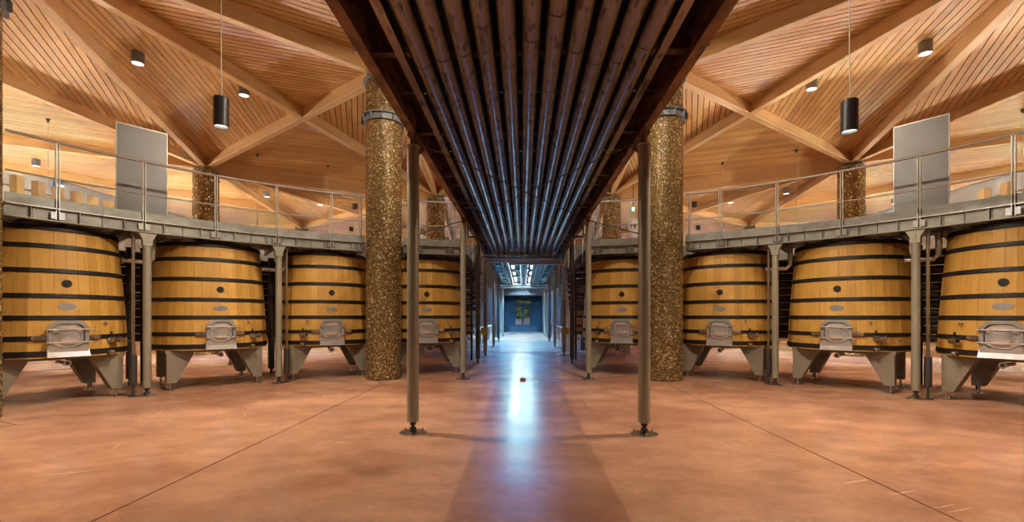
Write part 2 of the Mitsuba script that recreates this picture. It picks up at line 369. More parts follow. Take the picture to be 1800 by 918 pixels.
cells = [c for c in polygonize(unary_union([LineString([a, b]) for a, b, s in beams] + [bounds.exterior])) if c.area > .05]
seeds = [((5.9, 7.2), -2.4, 1), ((9.0, 9.4), .275, 1), ((11.0, 7.0), .58, 1), ((4.6, 11.6), .35, 1), ((7.7, 14.6), -2.8, 0), ((10.3, 21.0), .15, 0), ((16, 7.0), -1.63, 0), ((17, 14.2), -2.35, 0), ((2.5, 3.0), -1.62, 1), ((13.0, 19.5), .15, 0), ((8.0, 24.5), -2.5, 0), ((18, 21), -2.3, 0)]
SEEN = Polygon([(-0.025, -3.3), (-24, 16), (-24, 40), (24, 40), (24, 16)])
for c in cells:
    ctr = c.representative_point(); sg = 1 if ctr.x > 0 else -1
    slope, fine = -2.0, 0
    for (sx, sy), sl, fi in seeds:
        if c.contains(Point(sx * sg, sy)): slope, fine = sl, fi; break
    dv = np.array([slope * sg, 1.0]); dv /= np.linalg.norm(dv); nv = np.array([-dv[1], dv[0]])
    ins = c.buffer(-BW / 2 + .01, join_style=2)
    if ins.is_empty: continue
    xs = np.array(ins.exterior.coords if ins.geom_type == 'Polygon' else max(ins.geoms, key=lambda g: g.area).exterior.coords)
    vs, us = xs @ nv, xs @ dv
    pitch = 0.155 if fine else 0.155
    side = 'left' if sg < 0 else 'right'
    pk = uniq('ceiling')
    tag(pk, f'{side} ceiling panel of narrow wood boards, {abs(ctr.x):.1f} metres aside and {ctr.y - CAM[1]:.0f} metres ahead', kind='structure')
    put('backing', prism_h(c, .03, 'z', ZP + .010), 'm_black', pk)
    rows = int((vs.max() - vs.min()) / pitch) + 1
    lump, lumpuv = [], []
    for r in range(rows):
        v0 = vs.min() + r * pitch
        u = us.min() - rng.random() * 2.5
        while u < us.max():
            ln = rng.uniform(1.9, 3.4) if fine else 30
            q = [(dv * uu + nv * vv) for uu, vv in ((u + .002, v0 + .0095), (u + ln - .002, v0 + .0095), (u + ln - .002, v0 + pitch - .0095), (u + .002, v0 + pitch - .0095))]
            g = Polygon(q).intersection(ins)
            u0 = u; u += ln
            for gg in getattr(g, 'geoms', [g]):
                if gg.geom_type != 'Polygon' or gg.area < .004: continue
                pts = np.array(gg.exterior.coords)[:-1]
                if not gg.exterior.is_ccw: pts = pts[::-1]
                n = len(pts)
                V = np.vstack([np.c_[pts, np.full(n, ZP)], np.c_[pts, np.full(n, ZP + .009)]])
                Fs = [[0, j + 1, j] for j in range(1, n - 1)] + [[n, n + j, n + j + 1] for j in range(1, n - 1)]
                for j in range(n):
                    k = (j + 1) % n; Fs += [[j, k, k + n], [j, k + n, j + n]]
                idx = rng.randrange(1, 900)
                across = np.clip((V[:, :2] @ nv - v0) / pitch, .01, .99)
                uv = np.c_[V[:, :2] @ dv, idx + across]
                if fine: put('board', (V, np.array(Fs)), 'm_plank', pk, uv=uv)
                else: lump.append((V, np.array(Fs))); lumpuv.append(uv)
    if lump:
        put('boards', cat(lump), 'm_plank', pk, kind='stuff', uv=np.vstack(lumpuv))

# ------------------------------------------------------------------ columns clad with gold mosaic
def mosaic(r, z0, z1, size, seed, arc_deg=360):
    rs = np.random.RandomState(seed)
    na = max(24, int(2 * math.pi * r / size)); nz = int((z1 - z0) / size)
    da, dz = 2 * math.pi / na, (z1 - z0) / nz
    I, J = np.meshgrid(np.arange(na), np.arange(nz), indexing='ij')
    I, J = I.ravel(), J.ravel(); N = len(I)
    off = (J % 2) * 0.0
    g = 0.08
    cen = (I + .5 + off) * da
    tilt_a, tilt_z = rs.normal(0, .10, N), rs.normal(0, .10, N)
    V = np.zeros((N, 4, 3))
    h = .5 - g
    for k, (sa, sz) in enumerate(((-h, -h), (h, -h), (h, h), (-h, h))):
        ang = cen + sa * da
        rr = r + .004 + np.tan(tilt_a) * sa * da * r + np.tan(tilt_z) * sz * dz
        V[:, k] = np.stack([rr * np.cos(ang), rr * np.sin(ang), z0 + (J + .5 + sz) * dz], 1)
    o = np.arange(N)[:, None] * 4
    Fs = np.vstack([o + [0, 1, 2], o + [0, 2, 3]])
    t = rs.rand(N, 1); base = np.array([[.13, .072, .026]]) * (1 - t) + np.array([[.46, .31, .115]]) * t
    sh = rs.rand(N, 1) > .86
    base = np.where(sh, np.array([[1.0, .88, .55]]), base)
    return V.reshape(-1, 3), Fs, np.repeat(base, 4, 0)

def column(x, y, r, label, near=True, group=None, top=6.98, seed=1):
    t = thing('mosaic_column', label, 'column', group)
    at = T().translate([x, y, 0])
    put('shaft', lathe([(0, 0), (r, 0), (r, top), (0, top)], 48), 'm_grout', t, smooth=40, tw=at)
    size = .0255 if near else .05
    zc = 6.12 if near else top
    V, Fs, C = mosaic(r, .02, zc - .1 if near else top, size, seed)
    put('mosaic_tiles', (V, Fs), 'm_gold', t, kind='stuff', color=C, tw=at)
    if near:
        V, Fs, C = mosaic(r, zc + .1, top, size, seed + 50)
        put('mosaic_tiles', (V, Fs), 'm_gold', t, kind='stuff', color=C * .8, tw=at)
        cl = put('collar', lathe([(r, zc - .09), (r + .05, zc - .09), (r + .05, zc + .05), (r + .10, zc + .05), (r + .10, zc + .075), (r, zc + .075)], 48), 'm_collar', t, smooth=35, tw=at)
        for k in range(12):
            put('rib', xf(box(r + .04, r + .11, -.008, .008, zc - .09, zc + .06), rotz(k * math.pi / 6 + .2)), 'm_collar', cl, tw=at)
        put('end_cap', lathe([(0, top), (r + .07, top), (r + .07, top + .04), (0, top + .04)], 40), 'm_collar', t, smooth=35, tw=at)
    else:
        put('end_cap', lathe([(0, top), (r + .03, top), (r + .03, top + .04), (0, top + .04)], 40), 'm_gusset', t, smooth=35, tw=at)
    for k in range(4):
        a = k * math.pi / 2 + .4
        gp = put('gusset_plate', xf(cat([box(.02, r - .02, -.012, .012, top + .04, 7.42), box(r - .12, r - .05, -.02, .02, top + .2, top + .24)]), rotz(a)), 'm_gusset', t, tw=at)
    return t
cpos = [(-3.34, 7.95, .41, 'near left gold mosaic column with grey steel collar, left of the pipe gantry', True), (3.30, 7.93, .41, 'near right gold mosaic column with grey steel collar, right of the pipe gantry', True),
        (-8.06, 3.33, .42, 'gold mosaic column cut off by the left picture edge', True), (8.1, 3.36, .42, 'gold mosaic column just outside the right picture edge', True),
        (-12.25, 14.65, .43, 'gold mosaic column behind the left walkway, beside the grey steel panel', False), (12.25, 14.65, .43, 'gold mosaic column behind the right walkway, beside the grey steel panel', False),
        (-4.17, 19.05, .42, 'gold mosaic column behind the walkway, seen just left of the gantry', False), (4.17, 19.05, .42, 'gold mosaic column behind the walkway, seen just right of the gantry', False),
        (-14.5, 27.2, .42, 'farthest mosaic column on the left, hidden below its beam ends', False), (14.5, 27.2, .42, 'farthest mosaic column on the right, hidden below its beam ends', False)]
for i, (x, y, r, lb, nr) in enumerate(cpos): column(x, y, r, lb, nr, seed=i + 1)
# ------------------------------------------------------------------ oak fermentation vats
VZ0, VZ1, RB = 0.80, 2.99, 1.13
def rad(z):
    t = (z - VZ0) / (VZ1 - VZ0)
    return RB - 0.155 * t ** 1.45
NST = 44
ZL = [VZ0 + (VZ1 - VZ0) * k / 7 for k in range(8)]
def stave_mesh(k, grow):
    a0, a1 = 2 * math.pi * k / NST, 2 * math.pi * (k + 1) / NST
    e = .0005
    V, UV, Fs = [], [], []
    for z in ZL:
        r = rad(z) + grow
        b = .0022 / r
        for rr, a in ((r - .05, a0 + e / r), (r - .0016, a0 + e / r), (r, a0 + e / r + b), (r, a1 - e / r - b), (r - .0016, a1 - e / r), (r - .05, a1 - e / r)):
            V.append([rr * math.sin(a), -rr * math.cos(a), z])
            UV.append([z, k + .05 + .9 * (a - a0) / (a1 - a0)])
    m = 6
    for i in range(7):
        for j in range(m):
            q = (j + 1) % m; p0, p1 = i * m + j, i * m + q
            Fs += [[p0, p1, p1 + m], [p0, p1 + m, p0 + m]]
    for j in range(1, m - 1): Fs += [[0, j + 1, j], [7 * m, 7 * m + j, 7 * m + j + 1]]
    return (np.array(V), np.array(Fs)), np.array(UV)
PLY = {}
PLY['staves'] = []
for k in range(NST):
    m, uv = stave_mesh(k, [0, .0015, -.001, .0008][(k * 7) % 4])
    PLY['staves'].append(mikit.ply(m, 'm_stave', uv=uv))
PLY['hoops'] = []
for z, h in ((0.875, .085), (1.127, .072), (1.46, .072), (1.82, .072), (2.235, .072), (2.64, .072), (2.945, .085)):
    lo, hi = z - h / 2, z + h / 2
    PLY['hoops'].append(mikit.ply(lathe([(rad(lo) - .004, lo), (rad(lo) + .013, lo), (rad(lo) + .017, lo + .006), (rad(hi) + .017, hi - .006), (rad(hi) + .013, hi), (rad(hi) - .004, hi)], 72), 'm_hoop', smooth=35))
PLY['bottom'] = cheap(lathe([(0, VZ0 + .04), (RB - .05, VZ0 + .04), (RB - .05, VZ0 + .08), (0, VZ0 + .08)], 48), 'm_black')
PLY['lid'] = cheap(lathe([(0, 2.985), (.24, 2.985), (.26, 2.97), (.30, 2.93), (rad(2.9) - .05, 2.90), (rad(2.9) - .05, 2.87), (0, 2.87)], 48), 'm_steel', smooth=30)
legs = []
for sx in (-1, 1):
    for sy in (-1, 1):
        poly = [(.40 * sx, .745), (.86 * sx, .745), (.86 * sx, .15), (.70 * sx, .15)]
        y0 = -.78 if sy < 0 else .56
        legs.append(cheap(prism(poly, .22, 'y', y0), 'm_legs'))
PLY['legs'] = legs
PLY['foot'] = [cheap(cat([cyl(.79 * sx, sy * .68, .012, .16, .016, 12), lathe([(0, 0), (.085, 0), (.085, .008), (.03, .02), (.02, .05), (0, .05)], 20, (.79 * sx, sy * .68, 0))]), 'm_steel', smooth=35) for sx in (-1, 1) for sy in (-1, 1)]
PLY['frame'] = cheap(cat([box(-.88, .88, -.785, -.70, .745, .80), box(-.88, .88, .70, .785, .745, .80), box(-.88, -.80, -.70, .70, .745, .80), box(.80, .88, -.70, .70, .745, .80), box(-.3, .3, -.7, .7, .76, .80)]), 'm_legs')
# hatch
def arched(w, z0, z1, rt, rb=.02):
    pts = arc((w - rb, z0 + rb), rb, -math.pi / 2, 0, 4) + arc((w - rt, z1 - rt), rt, 0, math.pi / 2, 10) + arc((-w + rt, z1 - rt), rt, math.pi / 2, math.pi, 10) + arc((-w + rb, z0 + rb), rb, math.pi, 1.5 * math.pi, 4)
    return Polygon(pts)
HZ0, HZ1, HWD = .845, 1.415, .262
outer = arched(HWD, HZ0 + .02, HZ1, .17)
hole = arched(HWD - .055, HZ0 + .11, HZ1 - .055, .13, .13)
PLY['hatch_frame'] = cheap(cat([prism_h(outer.difference(hole), .07, 'y', -1.165), prism_h(outer.buffer(-.012).difference(hole), .012, 'y', -1.177),
    (np.array([[-HWD - .012, -1.205, HZ0 - .035], [HWD + .012, -1.205, HZ0 - .035], [HWD, -1.165, HZ0 + .09], [-HWD, -1.165, HZ0 + .09], [-HWD - .012, -1.09, HZ0 - .035], [HWD + .012, -1.09, HZ0 - .035], [HWD, -1.09, HZ0 + .09], [-HWD, -1.09, HZ0 + .09]]), BOXF)]), 'm_bright')
hc = ((HZ0 + .11 + HZ1 - .055) / 2)
nr, na = 12, 48
V, Fs = [], []
hw, hh = HWD - .055, (HZ1 - .055 - HZ0 - .11) / 2
prof = [(1.0, -1.105), (.97, -1.140), (.92, -1.150), (.86, -1.146), (.80, -1.128), (.75, -1.130), (.66, -1.160), (.58, -1.183), (.50, -1.194), (.38, -1.198), (.2, -1.200), (.0001, -1.2)]
for s, y in prof:
    for k in range(na):
        a = 2 * math.pi * k / na
        c, s_ = math.cos(a), math.sin(a); e = 2 / 3.2
        V.append([s * hw * math.copysign(abs(c) ** e, c), y, hc + s * hh * math.copysign(abs(s_) ** e, s_)])
for i in range(len(prof) - 1):
    for k in range(na):
        a, b = i * na + k, i * na + (k + 1) % na
        Fs += [[a, b, b + na], [a, b + na, a + na]]
PLY['hatch_door'] = cheap((np.array(V), np.array(Fs)), 'm_bright', smooth=50)
def rod(p, q, r, n=10): return tube([p, q], r, n)
PLY['hatch_bar'] = [cheap(cat([rod((-.285, -1.212, z), (.30, -1.212, z), .013), box(-.275, -.245, -1.22, -1.16, z - .02, z + .02), rod((.30, -1.212, z), (.36, -1.214, z - .006), .006), rod((.33, -1.2, z - .05), (.33, -1.2, z + .05), .005), cyl(.262, -1.19, z - .022, z + .022, .016, 12)]), 'm_steel', smooth=40) for z in (1.265, 1.055)]
st = []
for s in (-1, 1):
    P = Polygon([(s * .25, 1.095), (s * .25, 1.165)] + [(x * s, z) for x, z in arc((.405, 1.13), .035, math.pi / 2, -math.pi / 2, 8)])
    m = prism_h(P, .012, 'y', -1.15)
    v = m[0].copy(); v[:, 1] += np.where(np.abs(v[:, 0]) > .3, .055, 0.0)
    bolts = [tube([(s * x, y, 1.13), (s * x, y - .014, 1.13)], .012, 8) for x, y in ((.31, -1.145), (.395, -1.10))]
    st.append(cheap(cat([(v, m[1])] + bolts), 'm_steel'))
PLY['hatch_strap'] = st
rz = lambda z, x: -math.sqrt(max(rad(z) ** 2 - x * x, .01))
PLY['bung'] = cheap(cat([tube([(0, rz(2.03, 0) + .01, 2.03), (0, rz(2.03, 0) - .02, 2.03)], .062, 24), tube([(0, rz(2.03, 0) - .02, 2.03), (0, rz(2.03, 0) - .032, 2.03)], .03, 12)]), 'm_black', smooth=35)
bz = 1.645
PLY['badge'] = cheap(xf(lathe([(0, 0), (1, 0), (.96, .12), (.9, .10), (0, .10)], 36), np.array([[.125, 0, 0, 0], [0, 0, -.06, rz(bz, 0) + .0], [0, .062, 0, bz], [0, 0, 0, 1.]])), 'm_bright', smooth=30)
def fittings(s):
    x = .52 * s; y = rz(1.37, x)
    tap = cat([tube([(x, y + .02, 1.37), (x * 1.03, y - .07, 1.37)], .014, 10), tube([(x * 1.03, y - .07, 1.37), (x * 1.03, y - .075, 1.32)], .010, 8), rod((x * 1.03 - .035, y - .05, 1.392), (x * 1.03 + .035, y - .05, 1.392), .008)])
    x2 = .60 * s; y2 = rz(1.06, x2)
    nx, ny = x2 / 1.12, y2 / 1.12
    P = lambda d, dx=0, z=1.06: (x2 + nx * d + dx * -ny, y2 + ny * d + dx * nx, z)
    valve = cat([tube([P(-.02), P(.09)], .034, 14), tube([P(.0), P(.018)], .058, 16), tube([P(.055), P(.07)], .052, 16), tube([P(.085), P(.12)], .046, 16), tube([P(.10, 0), P(.10, .10 * 1)], .04, 14), tube([P(.10, .10), P(.10, .125)], .055, 16)])
    handle = cat([tube([P(.06, 0, 1.06), P(.06, -.02 * s, 1.17)], .008, 8), tube([P(.06, -.02 * s, 1.16), P(.06, -.028 * s, 1.21)], .016, 10)])
    hole = tube([P(.10, .1255), P(.10, .128)], .036, 14)
    x3 = .62 * s; y3 = rz(.83, x3)
    cap = lathe([(0, .80), (.03, .80), (.03, .835), (.06, .845), (.055, .87), (.03, .885), (0, .89)], 18, (x3, y3 - .045, 0))
    x4 = .90 * s; y4 = rz(1.02, x4)
    peg = tube([(x4, y4 + .03, 1.02), (x4 * 1.07, y4 * 1.12, 1.02)], .011, 8)
    return tap, valve, handle, hole, cap, peg
FIT = {s: fittings(s) for s in (-1, 1)}
outlet = cat([tube([(0, -.6, .70), (0, -1.05, .70)], .03, 14), tube([(0, -1.05, .70), (0, -1.10, .70)], .052, 18)])
PLY['outlet'] = cheap(outlet, 'm_steel', smooth=40)
PLY['outlet_bore'] = cheap(tube([(0, -1.10, .70), (0, -1.103, .70)], .03, 14), 'm_black')
FITP = {s: (cheap(a, 'm_steel', 40), cheap(b, 'm_steel', 40), cheap(c, 'm_black', 40), cheap(d, 'm_black'), cheap(e, 'm_steel', 35), cheap(f, 'm_steel', 40)) for s, (a, b, c, d, e, f) in FIT.items()}

def vat(cx_, cy_, ang, label, side, group, full=True):
    t = thing('oak_vat', label, 'wine vat', group)
    tw = T().translate([cx_, cy_, 0]).rotate([0, 0, 1], -ang)
    P = lambda name, ply, par=t, lb=None: put(name, ply, None, par, label=lb, tw=tw)
    for k, s in enumerate(PLY['staves']): P('stave', s)
    for h in PLY['hoops']: P('hoop', h)
    P('bottom_head', PLY['bottom']); P('lid', PLY['lid'], lb='steel lid')
    P('base_frame', PLY['frame'])
    for l, f in zip(PLY['legs'], PLY['foot']):
        lk = P('leg', l); P('foot', f, lk)
    if full:
        h = P('hatch', PLY['hatch_frame'], lb='polished steel hatch with arched top')
        P('door', PLY['hatch_door'], h)
        for b in PLY['hatch_bar']: P('clamp_bar', b, h)
        for b in PLY['hatch_strap']: P('strap', b, h)
        P('bung', PLY['bung'], lb='round black bung'); P('badge', PLY['badge'], lb='oval steel badge')
        a, b, c, d, e, f = FITP[side]
        P('sample_tap', a); v = P('valve', b, lb='steel ball valve'); P('lever', c, v); P('bore', d, v); P('drain_cap', e); P('peg', f)
        o = P('outlet', PLY['outlet']); P('bore', PLY['outlet_bore'], o)
    return t
RC = 8.82 + RB
word = {0: 'first', 1: 'second', 2: 'third', 3: 'fourth'}
for sgn, sd in ((-1, 'left'), (1, 'right')):
    for k, a in enumerate((15.9, 30.3, 44.6, 59.5)):
        c = pol(RC, a * sgn)
        vs = {(-1, 0): 1, (-1, 1): -1, (-1, 2): 1, (-1, 3): 1, (1, 0): -1, (1, 1): 1, (1, 2): 1, (1, 3): -1}[(sgn, k)]
        extra = ['partly behind a slim post', 'beside the gold column', 'between two posts', 'at the picture edge'][k]
        vat(c[0], c[1], a * sgn, f'oak vat with black hoops, {word[k]} {sd} of the aisle, {extra}', vs, 'oak vats in the ring')
for sgn, sd in ((-1, 'left'), (1, 'right')):
    vat(2.98 * sgn, 14.3, 90 * sgn, f'farther oak vat {sd} of the aisle, behind the stacked black pipes', sgn, 'oak vats along the aisle', False)

# black stacked pipes between the vats
def pipe_bank(cx_, cy_, ang, wdt, n, label, grp, r=.055, z0=1.05, dz=.2):
    t = thing('pipe_rack', label, 'pipe rack', grp)
    tw = T().translate([cx_, cy_, 0]).rotate([0, 0, 1], -ang)
    for s in (-1, 1): put('upright', box(s * (wdt / 2 - .05) - .03, s * (wdt / 2 - .05) + .03, .07, .12, 0, z0 + n * dz), 'm_black', t, tw=tw)
    for k in range(n):
        put('pipe', tube([(-wdt / 2, 0, z0 + k * dz), (wdt / 2, 0, z0 + k * dz)], r, 12), 'm_dark', t, smooth=40, tw=tw)
for sgn, sd in ((-1, 'left'), (1, 'right')):
    for k, a in enumerate((37.5, 52.2)):
        c = pol(11.25, a * sgn)
        pipe_bank(c[0], c[1], a * sgn, 1.0, 11, f'dark stacked pipes in the gap behind the {["second and third", "third and fourth"][k]} vats on the {sd}', 'dark pipe stacks between the ring vats', .085, 1.0, .185)
    t = thing('pipe_rack', f'stack of eight black horizontal pipes with bright ends on the {sd} of the aisle', 'pipe rack', 'stacked pipes beside the aisle')
    for k in range(8):
        z = 1.72 + k * .185
        x0, x1 = (1.52 - .012 * k) * sgn, 2.6 * sgn
        p = put('pipe', tube([(x0, 12.5, z), (x1, 12.5, z)], .068, 14), 'm_dark', t, smooth=40)
        put('end_elbow', tube([(x0, 12.5, z), (x0 - .05 * sgn, 12.5, z - .01), (x0 - .075 * sgn, 12.46, z - .05)], .06, 12), 'm_bright', p, smooth=40)
    for x in (1.75, 2.4): put('upright', box(x * sgn - .03, x * sgn + .03, 12.58, 12.64, 0, 3.02), 'm_black', t)

# ------------------------------------------------------------------ posts
def post(x, y, ztop, r, label, grp, head=None, ang=0.0, dark=False, name='steel_post', plate=.17):
    t = thing(name, label, 'post', grp)
    M = rotz(-math.radians(ang), (x, y, 0))
    w = lambda m: xf(m, M)
    put('shaft', w(lathe([(0, .15), (r - .006, .15), (r, .156), (r, ztop - .02), (r + .008, ztop - .015), (r + .008, ztop), (0, ztop)], 28)), 'm_dark' if dark else 'm_post', t, smooth=35)
    put('foot_rod', w(cat([cyl(0, 0, .02, .155, .024, 12), cyl(0, 0, .02, .075, .045, 12), cyl(0, 0, .11, .135, .04, 6)])), 'm_dark', t, smooth=35)
    bp = put('base_plate', w(lathe([(0, 0), (plate, 0), (plate, .012), (plate - .004, .016), (0, .016)], 32)), 'm_steel', t, smooth=30)
    for k in range(3):
        a = .5 + k * 2.094
        put('bolt', w(cyl(plate * .76 * math.cos(a), plate * .76 * math.sin(a), .016, .05, .013, 6)), 'm_steel', bp)
    if head == 'bracket':
        put('head_bracket', w(cat([prism([(-.075, ztop - .0), (.075, ztop - .0), (.075, ztop + .10), (.14, ztop + .22), (-.14, ztop + .22), (-.075, ztop + .10)], .12, 'y', -.06)] +
            [tube([(0, -.06, ztop + z), (0, -.072, ztop + z)], .016, 6) for z in (.06, .14)])), 'm_post', t)
    elif head == 'gantry':
        put('head_bracket', w(cat([cyl(0, 0, ztop, 3.80, .035, 12), box(-.06, .06, -.06, .06, 3.775, 3.80)])), 'm_rust', t)
    return t
GX = .04
near = {-1: 'left', 1: 'right'}
gys = [(2.78, 'nearest'), (7.8, 'second'), (11.4, 'third'), (14.3, 'fourth'), (19.3, 'fifth'), (24.0, 'sixth'), (29.6, 'seventh')]
for sgn in (-1, 1):
    for i, (y, w) in enumerate(gys):
        post(GX + 1.465 * sgn, y, 3.66, .075 if i == 0 else .068, f'{w} slim steel post in the row on the {near[sgn]} of the aisle', 'posts carrying the pipe gantry', 'gantry', name='gantry_post', dark=(i in (2, 5)))
for sgn in (-1, 1):
    for a, w in ((37.5, 'between the second and third vats'), (52.4, 'between the third and fourth vats')):
        c = pol(8.86, a * sgn)
        post(c[0], c[1], 2.80, .066, f'steel walkway post {w} on the {near[sgn]}', 'posts under the curved walkway', 'bracket', a * sgn, name='walkway_post', plate=.14)
        c = pol(10.75, a * sgn + .8)
        post(c[0], c[1], 2.95, .075, f'dark rear post behind the gap {w} on the {near[sgn]}', 'dark rear posts', None, a * sgn, True, name='walkway_post', plate=.14)
        # slim drain pipe
        c = pol(8.98, a * sgn + (-1.15 if sgn < 0 else (.9 if a > 45 else -.95)) * (1 if a > 45 else (-1 if sgn < 0 else 1)))
        t = thing('drain_pipe', f'slim drain pipe by the post {w}, {near[sgn]} side', 'pipe', 'slim drain pipes')
        put('tube', cyl(c[0], c[1], .78, 3.02, .027, 14), 'm_steel', t, smooth=35)
        put('collar', cyl(c[0], c[1], .76, .80, .034, 14), 'm_steel', t, smooth=35)
        put('sleeve', cyl(c[0], c[1], .22, .76, .058, 16), 'm_dark', t, smooth=35)
        put('foot', cat([cyl(c[0], c[1], .012, .22, .02, 10), cyl(c[0], c[1], 0, .012, .08, 16)]), 'm_dark', t, smooth=35)
        # feed pipe bending down between the vats
        q0, q1 = pol(9.35, a * sgn + 1.3), pol(9.35, a * sgn - 1.6)
        t = thing('feed_pipe', f'bent feed pipe under the walkway {w} on the {near[sgn]}', 'pipe', 'bent feed pipes')
        pts = [(q0[0], q0[1], 3.0), (q0[0], q0[1], 2.62), (q0[0] * .85 + q1[0] * .15, q0[1] * .85 + q1[1] * .15, 2.54), (q1[0], q1[1], 2.54)]
        put('tube', tube(pts, .05, 14), 'm_steel', t, smooth=50)
        e = pol(9.35, a * sgn - 1.65)
        put('flange', tube([(q1[0], q1[1], 2.54), (e[0], e[1], 2.54)], .075, 18), 'm_steel', t, smooth=35)

# ------------------------------------------------------------------ curved walkway
R0 = 8.80
runs = [(10.6, 19.7), (25.5, 64.4), (70.4, 112.5)]
STN = [12.2, 17.2, 26.2, 30.4, 37.8, 45.2, 52.8, 60.4, 71.5, 79, 86.5, 94, 101.5, 109]
for sgn, sd in ((-1, 'left'), (1, 'right')):
    t = thing('curved_walkway', f'{sd} half of the raised curved steel walkway over the vats', 'walkway')
    for a0, a1 in runs:
        n = max(1, int(round((a1 - a0) / 7.5)))
        for k in range(n):
            b0, b1 = a0 + (a1 - a0) * k / n + .03, a0 + (a1 - a0) * (k + 1) / n - .03
            S = lambda prof, N=5: arcsweep(prof, R0, b0 * sgn, b1 * sgn, N)
            put('toe_board', S(rect(0, .008, 3.25, 3.40)), 'm_zinc', t)
            put('ledge', S(rect(-.035, .05, 3.228, 3.248)), 'm_rail', t)
            fp = put('fascia', cat([S(rect(.03, .04, 3.05, 3.228)), S(rect(-.02, .10, 3.030, 3.05))]), 'm_zinc', t)
            for q in (.25, .75):
                a = (b0 + (b1 - b0) * q) * sgn
                M = rotz(-math.radians(a))
                put('stiffener', xf(cat([box(-.006, .006, R0 - .02, R0 + .035, 3.05, 3.228)] + [tube([(.03, R0 + .03, z), (.03, R0 + .012, z)], .012, 6) for z in (3.09, 3.14, 3.19)]), M), 'm_zinc', fp)
            put('deck', arcsweep(rect(.05, 2.4, 3.205, 3.226), R0, b0 * sgn, b1 * sgn, 5), 'm_dark', t)
            for q in (.1, .5, .9):
                a = (b0 + (b1 - b0) * q) * sgn
                M = rotz(-math.radians(a))
                put('joist', xf(cat([box(-.03, .03, R0 + .11, R0 + 2.4, 3.06, 3.07), box(-.005, .005, R0 + .11, R0 + 2.4, 3.07, 3.20)]), M), 'm_zinc', t)
                put('hanger', xf(prism([(-.13, 3.05), (.13, 3.05), (.09, 3.03), (-.09, 3.03)], .30, 'y', R0 + .13), M), 'm_zinc', t)
        aa = np.linspace(a0 + .1, a1 - .1, max(6, int((a1 - a0) / 1.5))) * sgn
        put('handrail', tube([pol(R0, a, 4.335) for a in aa], .024, 12), 'm_rail', t, smooth=50)
        put('mid_rail', tube([pol(R0, a, 3.735) for a in aa], .014, 10), 'm_rail', t, smooth=50)
    for a in STN:
        M = rotz(-math.radians(a * sgn))
        s = put('stanchion', xf(cat([box(-.026, -.012, R0 - .028, R0 + .022, 3.06, 4.315), box(.012, .026, R0 - .028, R0 + .022, 3.06, 4.315)]), M), 'm_rail', t)
        br = put('bracket', xf(cat([box(-.085, -.026, R0 - .03, R0 - .018, 3.07, 3.19), box(.026, .085, R0 - .03, R0 - .018, 3.07, 3.19)]), M), 'm_steel', s)
    # straight arm along the aisle
    x = 1.78 * sgn
    put('aisle_fascia', cat([box(x, x + .012 * sgn, 8.75, 20.5, 3.05, 3.40), box(x - .03 * sgn, x + .09 * sgn, 8.75, 20.5, 3.03, 3.05)]), 'm_dark', t)
    put('aisle_deck', box(x + .02 * sgn, x + .9 * sgn, 11.3, 20.5, 3.2, 3.225), 'm_dark', t)
    put('handrail', tube([(x, 8.75, 4.335), (x, 20.4, 4.335)], .024, 10), 'm_rail', t, smooth=50)
    for y in (8.8, 11, 13.2, 15.4, 17.6, 19.8): put('stanchion', box(x - .02, x + .02, y - .012, y + .012, 3.06, 4.32), 'm_rail', t)
    # steel screen standing on the walkway
    a0, a1 = (54.15 * sgn, 49.25 * sgn)
    p, q = pol(9.7, a0), pol(9.7, a1)
    t2 = thing('steel_screen', f'upright grey sheet-steel screen standing on the {sd} walkway', 'screen')
    d = (q - p) / np.linalg.norm(q - p); nn_ = np.array([-d[1], d[0], 0]) * .02
    def vbox(u0, u1, z0, z1, th): 
        L = np.linalg.norm(q - p); a_, b_ = p + d * u0 * L, p + d * u1 * L
        o = np.array([-d[1], d[0], 0]) * th / 2
        return np.array([[*(a_ - o)[:2], z0], [*(b_ - o)[:2], z0], [*(b_ + o)[:2], z0], [*(a_ + o)[:2], z0], [*(a_ - o)[:2], z1], [*(b_ - o)[:2], z1], [*(b_ + o)[:2], z1], [*(a_ + o)[:2], z1]]), BOXF
    put('sheet', vbox(.01, .99, 3.23, 5.21, .02), 'm_panel', t2)
    put('edge_frame', cat([vbox(0, .02, 3.226, 5.24, .04), vbox(.98, 1, 3.226, 5.24, .04), vbox(0.02, .98, 5.21, 5.24, .04)]), 'm_rail', t2)
    # timber balustrade on the mezzanine behind
    mz = thing('mezzanine', f'narrow mezzanine deck behind the {sd} walkway', 'platform')
    put('deck', box(10.05 * sgn, 12.4 * sgn, 4.6, 9.9, 3.10, 3.2), 'm_concrete', mz)
    for yy in (4.8, 9.7): put('prop', cyl(12.1 * sgn, yy, 0, 3.1, .06, 12), 'm_dark', mz)
    ys = [6.08 + .42 * k for k in range(6)] if sgn < 0 else [5.55 + .49 * k for k in range(5)]
    for k, y in enumerate(ys):
        put('timber_post', box(10.25 * sgn - .075, 10.25 * sgn + .075, y - .075, y + .075, 3.2, 4.32), 'm_timber', None,
            f'square pale timber baluster on the {sd} mezzanine, {["nearest the picture edge", "second from the edge", "third from the edge", "fourth from the edge", "fifth from the edge", "last, beside the steel screen"][k if k < len(ys) - 1 else 5]}', 'baluster', 'timber balusters on the mezzanines')
    tk = thing('balustrade_rail', f'pair of thin steel rails behind the timber balusters on the {sd}', 'rail')
    for z in (3.78, 4.12): put('rail', tube([(10.36 * sgn, 4.7, z), (10.36 * sgn, 9.8, z)], .016, 8), 'm_rail', tk, smooth=50)
    for yy in (4.75, 9.75): put('stay', box(10.36 * sgn - .012, 10.36 * sgn + .012, yy - .01, yy + .01, 3.2, 4.14), 'm_rail', tk)

